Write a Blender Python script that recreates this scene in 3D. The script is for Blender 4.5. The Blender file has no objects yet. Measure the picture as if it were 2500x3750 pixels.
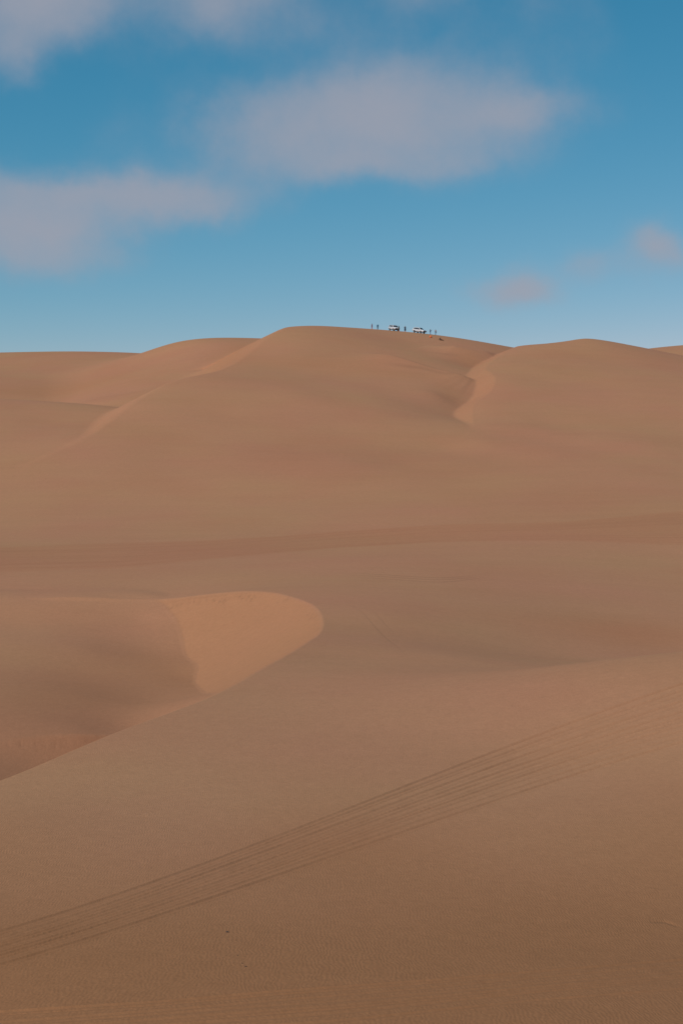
import bpy, bmesh, math, random
import numpy as np
from mathutils import Vector, Matrix
R = math.radians
C = bpy.context.scene.collection
scene = bpy.context.scene
random.seed(4)

# ------------------------------------------------------------------ camera
CZ = 16.0                      # camera height above the foreground sand datum
PITCH = -R(1.375)
F_PX = 3750 * 50.0 / 36.0
cd = bpy.data.cameras.new('camera'); cam = bpy.data.objects.new('camera', cd); C.objects.link(cam)
cd.sensor_fit = 'VERTICAL'; cd.sensor_height = 36.0; cd.lens = 50.0
cd.clip_start = 0.1; cd.clip_end = 30000
cam.location = (0, 0, CZ); cam.rotation_euler = (R(90) + PITCH, 0, 0)
scene.camera = cam

# ------------------------------------------------------------------ light
SUN_EL, SUN_AZ = R(45), R(-132)           # azimuth measured clockwise from +Y (view direction); sun behind-left
sd = Vector((math.sin(SUN_AZ) * math.cos(SUN_EL), math.cos(SUN_AZ) * math.cos(SUN_EL), math.sin(SUN_EL)))
sl = bpy.data.lights.new('sun', 'SUN'); sl.energy = 2.75; sl.angle = R(2.0); sl.color = (1.0, 0.93, 0.84)
so = bpy.data.objects.new('sun', sl); C.objects.link(so)
so.rotation_euler = sd.to_track_quat('Z', 'Y').to_euler()

scene.view_settings.view_transform = 'Standard'; scene.view_settings.look = 'None'
scene.view_settings.gamma = 1; scene.view_settings.exposure = 0.0

def nd(nt, typ, **kw):
    n = nt.nodes.new(typ)
    for k, v in kw.items():
        if k in ('inp',):
            for a, b in v.items():
                s = n.inputs[a]
                if hasattr(b, 'is_output'): nt.links.new(b, s)
                else: s.default_value = b
        else: setattr(n, k, v)
    return n
def mth(nt, op, a, b=0.0, c=0.0, clamp=False):
    return nd(nt, 'ShaderNodeMath', operation=op, use_clamp=clamp, inp={0: a, 1: b, 2: c}).outputs[0]

SKY_R, SKY_G, SKY_B = .178, .93, .99        # a deep, slightly teal sky
w = bpy.data.worlds.new("World"); scene.world = w; w.use_nodes = True
nt = w.node_tree; nt.nodes.clear()
sky = nd(nt, 'ShaderNodeTexSky', sky_type='NISHITA', sun_disc=False, sun_elevation=SUN_EL, sun_rotation=SUN_AZ,
         altitude=200, air_density=1.0, dust_density=0.3, ozone_density=3.0)
sc_ = nd(nt, 'ShaderNodeSeparateColor', inp={0: sky.outputs[0]})
skyc = nd(nt, 'ShaderNodeCombineColor', inp={0: mth(nt, 'MULTIPLY', mth(nt, 'POWER', sc_.outputs[0], 2.0), SKY_R), 1: mth(nt, 'MULTIPLY', mth(nt, 'POWER', sc_.outputs[1], .89), SKY_G), 2: mth(nt, 'MULTIPLY', mth(nt, 'POWER', sc_.outputs[2], .81), SKY_B * 1.15)})
tc = nd(nt, 'ShaderNodeTexCoord')
sx = nd(nt, 'ShaderNodeSeparateXYZ', inp={0: tc.outputs['Generated']})
az = mth(nt, 'ARCTAN2', sx.outputs[0], sx.outputs[1])
el = mth(nt, 'ARCSINE', sx.outputs[2])
# soft noise warps the cloud outlines
cv = nd(nt, 'ShaderNodeCombineXYZ', inp={0: az, 1: el, 2: 0.0}).outputs[0]
n1 = nd(nt, 'ShaderNodeTexNoise', inp={'Vector': cv, 'Scale': 9.0, 'Detail': 5.0, 'Roughness': 0.55})
n2 = nd(nt, 'ShaderNodeTexNoise', inp={'Vector': nd(nt, 'ShaderNodeVectorMath', operation='ADD', inp={0: cv, 1: (7.3, 2.1, 4.0)}).outputs[0], 'Scale': 9.0, 'Detail': 5.0, 'Roughness': 0.55})
azw = mth(nt, 'MULTIPLY_ADD', mth(nt, 'SUBTRACT', n1.outputs[0], 0.5), 0.10, az)
elw = mth(nt, 'MULTIPLY_ADD', mth(nt, 'SUBTRACT', n2.outputs[0], 0.5), 0.058, el)
# clouds: azimuth, elevation, half width, half height (radians), density
K = 1 / 5208.0
clouds = [(1330, 480, 430, 140, 1.0), (980, 540, 210, 110, .65), (1480, 380, 300, 120, .7), (1900, 450, 230, 85, .8), (1300, 650, 270, 75, .8), (1620, 600, 280, 60, .5), (1250, 90, 520, 150, .26), (2000, 230, 330, 160, .14),
          (420, 730, 390, 78, 1.0), (200, 850, 240, 120, .95), (640, 745, 200, 60, .6), (50, 940, 150, 90, .6), (300, 980, 150, 60, .4),
          (130, 60, 360, 170, 1.0), (60, 260, 110, 90, .7), (60, 380, 60, 50, .3), (300, 190, 160, 80, .45),
          (820, 40, 190, 130, .8), (1080, 190, 300, 70, .22), (1560, 20, 120, 90, .5), (1980, 60, 90, 90, .28),
          (1850, 1080, 140, 70, .98), (2430, 950, 130, 85, .85), (2130, 985, 120, 55, .5), (430, 540, 130, 70, .22),
          (2170, 120, 90, 120, .2)]
acc = None
for (px, py, hw, hh, a) in clouds:
    u = mth(nt, 'DIVIDE', mth(nt, 'SUBTRACT', azw, (px - 1250) * K), hw * K)
    v = mth(nt, 'DIVIDE', mth(nt, 'SUBTRACT', elw, (1750 - py) * K), hh * K)
    r2 = mth(nt, 'ADD', mth(nt, 'MULTIPLY', u, u), mth(nt, 'MULTIPLY', v, v))
    g = mth(nt, 'MULTIPLY', mth(nt, 'EXPONENT', mth(nt, 'MULTIPLY', r2, -0.72)), a)
    g = mth(nt, 'SUBTRACT', 1.0, g)
    acc = g if acc is None else mth(nt, 'MULTIPLY', acc, g)
acc = mth(nt, 'SUBTRACT', 1.0, acc)
n3 = nd(nt, 'ShaderNodeTexNoise', inp={'Vector': cv, 'Scale': 11.0, 'Detail': 9.0, 'Roughness': 0.62})
n4 = nd(nt, 'ShaderNodeTexNoise', inp={'Vector': cv, 'Scale': 30.0, 'Detail': 6.0, 'Roughness': 0.6})
acc = mth(nt, 'MULTIPLY_ADD', mth(nt, 'SUBTRACT', n3.outputs[0], 0.5), 0.6, acc)
acc = mth(nt, 'MULTIPLY_ADD', mth(nt, 'SUBTRACT', n4.outputs[0], 0.5), 0.18, acc)
cm = nd(nt, 'ShaderNodeMapRange', interpolation_type='SMOOTHERSTEP', inp={0: acc, 1: -0.02, 2: 1.28, 3: 0.0, 4: 1.0}).outputs[0]
# behind and beside the view: broken cloud from noise alone
mix = nd(nt, 'ShaderNodeMix', data_type='RGBA')
nt.links.new(mth(nt, 'MULTIPLY', cm, 0.90), mix.inputs[0])
nt.links.new(skyc.outputs[0], mix.inputs[6])
CLOUD = (3.4, 3.48, 4.1, 1)
mix.inputs[7].default_value = CLOUD
bg = nd(nt, 'ShaderNodeBackground', inp={0: mix.outputs[2], 1: 0.1})
wo = nd(nt, 'ShaderNodeOutputWorld'); nt.links.new(bg.outputs[0], wo.inputs[0])

# ------------------------------------------------------------------ helpers for placing things
def W(px, py, d):
    """a direction of the view (in the 2500 x 3750 frame) and a distance along +Y -> a world point"""
    X = (px - 1250) / F_PX; Y = -(py - 1875) / F_PX
    dy = math.cos(PITCH) - Y * math.sin(PITCH)
    dz = math.sin(PITCH) + Y * math.cos(PITCH)
    k = d / dy
    return (X * k, d, CZ + dz * k)

def warp(x, y):
    y = np.maximum(y, -12.0)
    return np.clip(x / (y + 20.0), -0.42, 0.42), np.log(y + 20.0)
class Sheet:
    """a smooth sand surface through given points (thin plate spline in warped plan coordinates)"""
    def __init__(s, pts, smooth=1e-6):
        P = np.array([W(*p) if len(p) == 3 else p[:3] for p in pts], float)
        u, v = warp(P[:, 0], P[:, 1]); n = len(P)
        s.u, s.v = u, v
        A = np.zeros((n + 3, n + 3))
        A[:n, :n] = s.k(u[:, None] - u[None], v[:, None] - v[None]) + np.eye(n) * smooth
        A[:n, n] = 1; A[:n, n + 1] = u; A[:n, n + 2] = v; A[n:, :n] = A[:n, n:].T
        s.w = np.linalg.solve(A, np.concatenate([P[:, 2], [0, 0, 0]]))
    @staticmethod
    def k(du, dv):
        r2 = du * du + dv * dv + 1e-12
        return r2 * np.log(r2)
    def __call__(s, x, y):
        x = np.asarray(x, float); y = np.asarray(y, float)
        u, v = warp(x, y); n = len(s.u)
        o = s.w[n] + s.w[n + 1] * u + s.w[n + 2] * v
        for i in range(n): o = o + s.w[i] * s.k(u - s.u[i], v - s.v[i])
        return o
def spline(P, n=10):
    P = [np.array(p, float) for p in P]; P = [2 * P[0] - P[1]] + P + [2 * P[-1] - P[-2]]
    out = []
    for i in range(1, len(P) - 2):
        a, b, c, d = P[i - 1:i + 3]
        for k in range(n):
            t = k / n
            out.append(.5 * (2 * b + (c - a) * t + (2 * a - 5 * b + 4 * c - d) * t * t + (3 * b - a - 3 * c + d) * t ** 3))
    out.append(P[-2]); return np.array(out)
def near(x, y, P):
    """distance to polyline P (plan) and position along it (index units)"""
    best = np.full(x.shape, 1e18); par = np.zeros(x.shape)
    for i in range(len(P) - 1):
        ax, ay = P[i][:2]; bx, by = P[i + 1][:2]; dx, dy = bx - ax, by - ay
        L = dx * dx + dy * dy + 1e-12
        t = np.clip(((x - ax) * dx + (y - ay) * dy) / L, 0, 1)
        d2 = (x - ax - t * dx) ** 2 + (y - ay - t * dy) ** 2
        m = d2 < best; best = np.where(m, d2, best); par = np.where(m, i + t, par)
    return np.sqrt(best), par
def inside(x, y, P):
    c = np.zeros(x.shape, bool); n = len(P)
    for i in range(n):
        x1, y1 = P[i][:2]; x2, y2 = P[(i + 1) % n][:2]
        if y1 == y2: continue
        m = ((y1 > y) != (y2 > y)) & (x < (x2 - x1) * (y - y1) / (y2 - y1) + x1)
        c ^= m
    return c
def cut(sheet, rim, closure, tan, rnd, x, y, z=None, zr=None, fan=False):
    """let the sand fall off at the angle of repose on one side (the closed region) of a rim line"""
    z = sheet(x, y) if z is None else z
    R_ = spline([W(*p) for p in rim], 8)
    poly = [tuple(p) for p in R_] + list(closure)
    zr = sheet(R_[:, 0], R_[:, 1]) if zr is None else zr
    m = inside(x, y, poly)
    xs, ys = x[m], y[m]
    d, par = near(xs, ys, R_)
    zz = np.interp(par, np.arange(len(R_)), zr) - tan * (np.sqrt(d * d + rnd * rnd) - rnd)
    if fan:
        seg = np.r_[0, np.cumsum(np.hypot(np.diff(R_[:, 0]), np.diff(R_[:, 1])))]
        q = np.arange(0, seg[-1], .3); qx = np.interp(q, seg, R_[:, 0]); qy = np.interp(q, seg, R_[:, 1]); qz = np.interp(q, seg, zr)
        f = (d > .4) & (d < 30); tau = .20 * d[f] + 1e-3; a = np.zeros(f.sum()); h0 = zz[f]
        for k in range(len(q)):
            a += np.exp(np.clip((qz[k] - tan * np.hypot(xs[f] - qx[k], ys[f] - qy[k]) - h0) / tau, -50, 8))
        one = np.sqrt(2 * math.pi * tau * d[f] / tan) / .3
        zz[f] += tau * np.log(np.maximum(a / one, .4)) * sstep(.6, 2.5, d[f])
    o = z.copy(); o[m] = np.minimum(zz, z[m] + 50)
    return o, m, d
def smax(a, b, k):
    h = np.clip(.5 + .5 * (a - b) / k, 0, 1)
    return b * (1 - h) + a * h + k * h * (1 - h)
def sstep(a, b, x):
    t = np.clip((x - a) / (b - a), 0, 1); return t * t * (3 - 2 * t)
def vnoise(x, y, seed=0):
    """smooth value noise"""
    xi = np.floor(x).astype(np.int64); yi = np.floor(y).astype(np.int64)
    fx = x - xi; fy = y - yi; fx = fx * fx * (3 - 2 * fx); fy = fy * fy * (3 - 2 * fy)
    def h(a, b):
        v = (a * 374761393 + b * 668265263 + seed * 982451653) & 0xffffffff
        v = ((v ^ (v >> 13)) * 1274126177) & 0xffffffff
        return ((v ^ (v >> 16)) & 0xffff) / 65535.0
    return (h(xi, yi) * (1 - fx) + h(xi + 1, yi) * fx) * (1 - fy) + (h(xi, yi + 1) * (1 - fx) + h(xi + 1, yi + 1) * fx) * fy

# ------------------------------------------------------------------ the dunes
# A: near dune and the plain behind it
A = Sheet([(-2500, 3750, 37), (0, 3750, 33.5), (1250, 3750, 34.2), (2500, 3750, 36.2), (5000, 3750, 39),
           (-600, 3300, 45), (0, 3300, 45.2), (1250, 3300, 46.5), (2500, 3300, 49), (3200, 3300, 50),
           (0, 3000, 56), (650, 3000, 57), (1250, 3000, 57.5), (1900, 3000, 58), (2500, 3000, 58), (3300, 3000, 57),
           (-600, 3050, 55), (0, 2860, 63), (400, 2692, 72), (800, 2535, 84), (1000, 2430, 95),
           (1250, 2750, 69), (1900, 2750, 70), (2500, 2700, 70), (1250, 2530, 83), (1700, 2480, 85), (2100, 2434, 85), (2500, 2384, 86), (3100, 2320, 94),
           (1300, 2400, 101), (1650, 2400, 103), (1800, 2440, 98), (1800, 2385, 116), (2050, 2392, 122), (2500, 2425, 100), (2200, 2440, 99), (2500, 2425, 112), (2200, 2425, 112), (2500, 2380, 128), (2250, 2380, 126), (3100, 2350, 120),
           (1135, 2345, 108), (1185, 2270, 124), (1050, 2180, 143), (900, 2165, 148.5), (740, 2180, 151), (580, 2198, 153),
           (1400, 2250, 128), (1800, 2290, 130), (2200, 2270, 140), (2500, 2230, 150),
           (-800, 2180, 158), (0, 2180, 159), (300, 2180, 156), (-800, 2080, 178), (0, 2080, 180), (600, 2060, 184), (1250, 2050, 180), (1900, 2050, 182), (2500, 2060, 185),
           (0, 1990, 212), (1250, 1965, 212), (2500, 1930, 212), (-800, 1930, 240), (0, 1915, 240), (1250, 1880, 240), (2500, 1850, 240),
           (0, 1870, 275), (1250, 1850, 290), (2500, 1820, 290), (1250, 1800, 500), (-1500, 1800, 500), (3500, 1800, 500),
           (0, 0, CZ - 1.75, 0), (-7, 2, CZ - 1.9, 0), (7, 2, CZ - 1.9, 0), (0, 10, 8.0, 0), (-8, 12, 7, 0), (8, 12, 7, 0), (0, 20, 3.0, 0), (-12, 22, 3, 0), (12, 22, 3, 0), (0, -12, CZ - 3, 0)])
A_ = A
# F: the floor of the hollow on the left
Fl = Sheet([(0, 2160, 164), (300, 2164, 163), (-900, 2165, 163), (-900, 2190, 155), (0, 2191, 154.5), (300, 2193, 154.2), (480, 2195, 153.8), (580, 2199, 153.2),
            (-900, 2266, 147), (0, 2276, 147), (300, 2284, 147), (520, 2268, 149), (640, 2270, 148.0), (700, 2332, 144.2), (740, 2368, 142.0), (775, 2402, 139.8),
            (-900, 2350, 137), (0, 2358, 137), (300, 2376, 137), (560, 2397, 139), (-900, 2440, 128), (0, 2450, 128), (300, 2468, 129), (580, 2480, 130), (768, 2494, 130),
            (-900, 2545, 118), (0, 2545, 118), (300, 2555, 118), (560, 2570, 118.5), (745, 2545, 119), (720, 2590, 111), (0, 2690, 108), (-900, 2690, 108), (300, 2688, 108), (500, 2675, 110),
            (900, 2285, 148), (900, 2409, 136), (900, 2515, 124), (1000, 2555, 112), (1000, 2390, 142), (1150, 2330, 150), (1150, 2480, 130), (1150, 2650, 112), (1600, 2450, 145), (2500, 2450, 145),
            (0, 3000, 98), (1250, 3000, 100), (1250, 3400, 70), (0, 3400, 80), (2500, 3200, 80),
            (0, 2118, 185), (600, 2150, 170), (900, 2220, 165), (600, 2140, 185), (1250, 2240, 170), (2500, 2240, 175), (1250, 2120, 215), (0, 2060, 215), (2500, 2100, 215), (1250, 2100, 350), (0, 2060, 350), (2500, 2100, 350)], 2e-5)
# M: the great dune with its long front slope
M = Sheet([(-1500, 1930, 245), (0, 1915, 240), (600, 1905, 240), (1250, 1885, 240), (1900, 1860, 240), (2500, 1845, 240), (4000, 1845, 240),
           (0, 1760, 272), (0, 1640, 300), (600, 1700, 283), (1250, 1700, 282), (1900, 1700, 282), (2500, 1700, 284),
           (330, 1610, 303), (500, 1482, 332), (640, 1402, 354), (760, 1370, 366), (850, 1335, 384), (1010, 1222, 425), (1080, 1196, 440), (1180, 1196, 442), (-400, 1600, 330), (0, 1560, 340),
           (800, 1520, 325), (1250, 1500, 332), (1100, 1350, 382), (1250, 1400, 366), (1500, 1500, 341), (1500, 1440, 360), (1500, 1390, 378),
           (1665, 1525, 344), (1668, 1475, 361), (1690, 1412, 380), (1720, 1382, 392), (1733, 1556, 327), (1700, 1592, 315), (1760, 1620, 306), (1640, 1640, 303), (1600, 1378, 390), (1600, 1450, 361), (1450, 1335, 396), (1600, 1345, 398),
           (1200, 1196, 444), (1300, 1206, 447), (1440, 1220, 452), (1540, 1227, 454), (1600, 1233, 455), (1700, 1246, 457), (1800, 1263, 460), (1500, 1257, 436), (1650, 1283, 434), (1350, 1280, 412), (1550, 1310, 412),
           (1750, 1352, 414), (1780, 1300, 436), (1900, 1300, 450), (2100, 1400, 440), (2200, 1500, 400), (2500, 1560, 380), (2500, 1400, 450),
           (0, 1500, 420), (400, 1400, 430), (700, 1300, 450), (1100, 1250, 520), (1440, 1270, 520), (1900, 1300, 520), (0, 1500, 560), (2500, 1400, 560), (3500, 1560, 400), (-1500, 1600, 400),
           (1250, 1500, 700), (-1000, 1500, 700), (3500, 1500, 700)])
# L1: low dune at the left, its crest in front of the orange hollow
L1 = Sheet([(-1500, 1930, 243), (0, 1917, 240), (330, 1910, 240), (700, 1930, 240), (1250, 1960, 240), (0, 1760, 272), (0, 1640, 300), (200, 1640, 298), (330, 1625, 300), (0, 1540, 330), (250, 1550, 330),
            (0, 1455, 362), (250, 1477, 360), (470, 1500, 356), (-500, 1430, 365), (700, 1530, 350), (1250, 1650, 350), (2500, 1650, 350),
            (0, 1500, 400), (400, 1520, 400), (0, 1560, 500), (1250, 1600, 500), (2500, 1600, 500), (2500, 1900, 250)])
# L2: far dune at the left
L2 = Sheet([(-1500, 1290, 570), (-300, 1300, 565), (0, 1293, 560), (250, 1288, 560), (520, 1294, 560), (700, 1310, 555), (0, 1345, 520), (300, 1335, 520), (520, 1345, 515), (0, 1400, 470), (250, 1420, 462), (450, 1400, 480), (550, 1370, 500),
            (0, 1465, 430), (250, 1480, 428), (450, 1470, 440), (700, 1440, 470), (1250, 1500, 470), (2500, 1500, 470), (0, 1600, 380), (500, 1600, 380), (1250, 1700, 350), (2500, 1700, 350), (0, 1350, 650), (1250, 1400, 650), (2500, 1400, 650)])
# L3: dune behind the left shoulder of the great dune
L3 = Sheet([(400, 1330, 495), (520, 1293, 505), (580, 1272, 500), (640, 1256, 495), (740, 1246, 490), (850, 1244, 490), (940, 1246, 492), (1050, 1250, 495),
            (600, 1300, 480), (560, 1340, 465), (700, 1320, 455), (750, 1370, 430), (640, 1380, 430), (500, 1400, 430), (450, 1440, 412), (600, 1420, 405), (820, 1310, 455), (880, 1290, 462), (860, 1350, 440), (960, 1300, 460),
            (300, 1480, 400), (0, 1600, 400), (1250, 1400, 430), (2500, 1500, 430), (1250, 1300, 600), (500, 1350, 600), (2500, 1500, 600), (0, 1400, 600)])
# Rt: the right dune
Rt = Sheet([(1600, 1700, 290), (1735, 1690, 295), (1900, 1720, 280), (2500, 1700, 284), (2500, 1850, 240), (1900, 1866, 240), (1300, 1900, 240), (3500, 1700, 284), (3500, 1850, 240),
            (1735, 1555, 326), (1740, 1480, 350), (1800, 1432, 366), (1815, 1388, 378), (1782, 1345, 396), (1840, 1300, 418), (1900, 1267, 438),
            (2000, 1258, 440), (2060, 1252, 440), (2140, 1240, 440), (2200, 1245, 442), (2300, 1263, 442), (2380, 1280, 440), (2500, 1320, 425), (2900, 1380, 420),
            (2000, 1550, 330), (2000, 1400, 378), (2200, 1600, 312), (2200, 1400, 380), (2400, 1500, 345), (2500, 1600, 315), (2500, 1420, 375), (2140, 1300, 415),
            (2000, 1330, 510), (2200, 1330, 510), (2500, 1380, 510), (1500, 1500, 500), (1400, 1600, 350), (3500, 1450, 480), (1250, 1500, 700), (3500, 1500, 700)])
# R2: far right
R2 = Sheet([(2300, 1290, 540), (2375, 1280, 540), (2500, 1270, 540), (2700, 1255, 545), (3500, 1250, 560), (2400, 1310, 520), (2500, 1330, 505), (2700, 1340, 500), (1900, 1380, 540), (2300, 1450, 450), (2700, 1450, 440), (1500, 1500, 500), (3500, 1450, 450), (0, 1600, 500), (1500, 1500, 650), (2700, 1350, 650), (0, 1600, 650)])
# SB: saddle behind
TAN = 0.62
BOWL = [(-1800, 2150, 156), (-600, 2190, 155), (100, 2195, 154), (400, 2198, 153.5), (580, 2198, 153), (740, 2180, 151), (900, 2165, 148.5), (1000, 2168, 146), (1080, 2190, 141), (1150, 2226, 134), (1184, 2268, 125), (1178, 2305, 116), (1135, 2345, 108), (1000, 2425, 96), (800, 2533, 84), (400, 2690, 72), (0, 2860, 63), (-400, 3000, 57), (-1600, 3200, 50)]

def terrain(x, y, detail=True):
    shp = x.shape; x = x.ravel(); y = y.ravel()
    lat = x / (np.maximum(y, -12) + 20)
    # large soft undulation so that no sheet is perfectly even
    big = (vnoise(x / 23 + 3, y / 31, 1) - .5) * .5 + (vnoise(x / 9, y / 13, 2) - .5) * .14
    zA = A(x, y)
    slip = np.zeros(x.shape)
    zA, m, d = cut(A, BOWL, [(-60, 45), (-90, 150)], TAN, .12, x, y, zA, fan=True)
    # avalanche scars under the lip
    zF = Fl(x, y)
    zF0 = zF
    rimF = [(-900, 2725, 105), (-300, 2708, 106), (0, 2697, 107), (150, 2690, 107.5), (330, 2688, 108), (480, 2694, 109), (700, 2720, 112)]
    zF, mF, dF = cut(Fl, rimF, [tuple(W(800, 3100, 70)[:2]), tuple(W(-900, 3100, 70)[:2])], .5, .15, x, y, zF)
    iF = np.where(mF)[0]; zF[iF] = zF[iF] + dF * .5 - .10 * dF - .30 * np.maximum(0, x[iF] + 30) * (1 - np.exp(-dF / 2.0))
    zF = np.maximum(zF, CZ - 26.5 + 0 * zF)
    near_ = y < 200
    z = np.maximum(zA, zF) if False else smax(zA, zF, .14)
    onslip = np.zeros(x.shape); idx = np.where(m)[0]
    onslip[idx] = sstep(-.04, .12, zA[idx] - zF[idx]) * sstep(-21.5, -19.2, x[idx]) * sstep(.0, .5, d)
    if detail:
        t = zA[idx] - zF[idx]
    z = z + big * .6 * sstep(30, 60, y) * (1 - onslip * .6)
    far = y > 215
    xf, yf = x[far], y[far]
    zm, mm, dd = cut(M, [(100, 1720, 280), (330, 1610, 303), (500, 1480, 332), (640, 1401, 354), (760, 1368, 368), (850, 1338, 384), (930, 1280, 405), (1010, 1223, 425), (1060, 1204, 440), (1100, 1215, 500)],
                     [(-60, 700), (-140, 700), (-140, 280)], .5, 2.2, xf, yf)
    # two low lips across the upper slope: blunt towards the viewer, short and steep behind
    for L_, amp_, fr, bk in (([(1330, 1308, 408), (1400, 1325, 402), (1500, 1345, 395), (1600, 1358, 390), (1720, 1381, 384), (1800, 1394, 384)], 2.0, 12, 3.0), ([(1560, 1286, 436), (1640, 1298, 432), (1720, 1305, 430), (1800, 1298, 434), (1870, 1284, 440)], 2.2, 8, 4.0),
                             ):
        LP = spline([W(*p_) for p_ in L_], 6); mb = (xf > LP[:, 0].min() - 60) & (xf < LP[:, 0].max() + 60) & (yf > LP[:, 1].min() - 60) & (yf < LP[:, 1].max() + 25)
        d_, pr = near(xf[mb], yf[mb], LP); yl = np.interp(xf[mb], LP[:, 0], LP[:, 1]); n_ = len(LP) - 1
        wd = np.where(yf[mb] < yl, fr, bk); zm[mb] += amp_ * np.exp(-(np.sqrt(d_ ** 2 + .25) / wd) ** 1.5) * np.clip(np.minimum(pr, n_ - pr) / 8, 0, 1)
    # R dune falls to the left
    zr, mr, dr = cut(Rt, [(1640, 1640, 303), (1700, 1590, 315), (1735, 1555, 326), (1740, 1481, 350), (1800, 1432, 366), (1816, 1388, 378), (1800, 1362, 387), (1782, 1343, 396), (1840, 1300, 418), (1900, 1266, 438), (1960, 1300, 490)],
                     [(-10, 560), (-10, 296)], .37, .5, xf, yf)
    face = np.zeros(xf.shape); face[mr] = sstep(0, .5, (zr - zm)[mr]) * sstep(0, .6, dr) * .3; onslip[far] = face
    zz = smax(zm, L1(xf, yf), .8)
    zz = smax(zz, L2(xf, yf), 2.5); zz = smax(zz, L3(xf, yf), 2.0)
    zz = smax(zz, zr, .4); zz = np.maximum(zz, R2(xf, yf))
    b2 = (vnoise(xf / 30 + 3, yf / 38, 5) - .5) * 1.1 + (vnoise(xf / 11, yf / 15, 6) - .5) * .3
    # the ground around the crest where the cars stand is left even
    zz = zz + b2 * sstep(225, 300, yf) * (1 - sstep(400, 430, yf))
    zz = smax(zz, z[far], 3.0)
    wgt = sstep(215, 235, yf)
    z[far] = z[far] * (1 - wgt) + zz * wgt
    k = sstep(600, 900, y)
    z = z * (1 - k) + k * (CZ + 15 + 10 * (vnoise(x / 200, y / 260, 9) - .5) + 26 * (vnoise(x / 700, y / 900, 8) - .5))
    return z.reshape(shp), onslip.reshape(shp)

NI = 1000
s_in = np.linspace(-.255, .255, NI)
s_out = .255 + (1.3 - .255) * np.linspace(0, 1, 60)[1:] ** 1.8
S = np.concatenate([-s_out[::-1], s_in, s_out])
ys = [-16.0]
while ys[-1] < 27: ys.append(ys[-1] + .5)
while ys[-1] < 100: ys.append(ys[-1] + max(.05, ys[-1] * .0013))
while ys[-1] < 620: ys.append(ys[-1] + max(.07, ys[-1] * .0018))
while ys[-1] < 9000: ys.append(ys[-1] * 1.03)
Yv = np.array(ys)
GX = S[None, :] * (Yv[:, None] + 20); GY = np.repeat(Yv[:, None], len(S), 1)
GZ, GS = terrain(GX, GY)

def ground_at(x, y):
    z, s = terrain(np.array([float(x)]), np.array([float(y)])); return float(z[0])

def project(x, y, z):
    c, s_ = math.cos(PITCH), math.sin(PITCH)
    f = y * c + (z - CZ) * s_; u = -y * s_ + (z - CZ) * c
    return 1250 + F_PX * x / f, 1875 - F_PX * u / f
_dg = np.concatenate([np.linspace(30, 130, 1200), np.linspace(130, 620, 2400)[1:]])
_cols = {}
def hit(px, py):
    """first sand met when looking along a direction of the view"""
    if px not in _cols:
        X = (px - 1250) / F_PX * _dg / math.cos(PITCH)
        z, _ = terrain(X, _dg)
        q = project(X, _dg, z); _cols[px] = (X, z, q[1])
    X, z, v = _cols[px]
    i = int(np.argmax(v <= py)); i = max(i, 1)
    t = (v[i - 1] - py) / max(v[i - 1] - v[i], 1e-6); t = min(max(t, 0), 1)
    return (X[i - 1] + (X[i] - X[i - 1]) * t, _dg[i - 1] + (_dg[i] - _dg[i - 1]) * t, z[i - 1] + (z[i] - z[i - 1]) * t)

# tyre tracks pressed into the sand
TRK = np.zeros(GX.shape)      # where the ripples are pressed flat
RED = np.zeros(GX.shape)      # heavier, redder sand
DEEP = (1 - sstep(40, 66, GY + .25 * GX * -1 + 6 * (vnoise(GX / 7, GY / 9, 21) - .5)))   # darker, redder sand tone over the near slope, fading with distance
DRK = np.zeros(GX.shape)      # darkening: moist scars, old tracks, and shade painted along lips and grooves
rng = np.random.RandomState(7)
def lerp_edge(E, px): return np.interp(px, [e[0] for e in E], [e[1] for e in E])
T1 = [(0, 3413), (255, 3328), (797, 3141), (1323, 2950), (1722, 2790), (2072, 2650), (2500, 2512)]
B1 = [(0, 3534), (279, 3452), (558, 3361), (837, 3268), (1250, 3127), (1628, 2990), (2138, 2826), (2500, 2714)]
T1, B1 = ([(x_, float(np.polyval(np.polyfit([e[0] for e in E], [e[1] for e in E], 3), x_))) for x_ in range(-200, 2800, 100)] for E in (T1, B1))
T2 = [(-200, 3716), (0, 3706), (622, 3668), (957, 3638), (1250, 3617), (1649, 3588), (2047, 3554), (2500, 3517), (2700, 3500)]
B2 = [(-200, 3800), (0, 3785), (622, 3738), (1250, 3694), (1569, 3664), (1967, 3626), (2500, 3584), (2700, 3570)]
sub_r = slice(int(np.searchsorted(Yv, 28)), int(np.searchsorted(Yv, 125)))
tx, ty = GX[sub_r], GY[sub_r]; tg = np.zeros(tx.shape); tb = np.zeros(tx.shape); tm = np.zeros(tx.shape)
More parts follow.
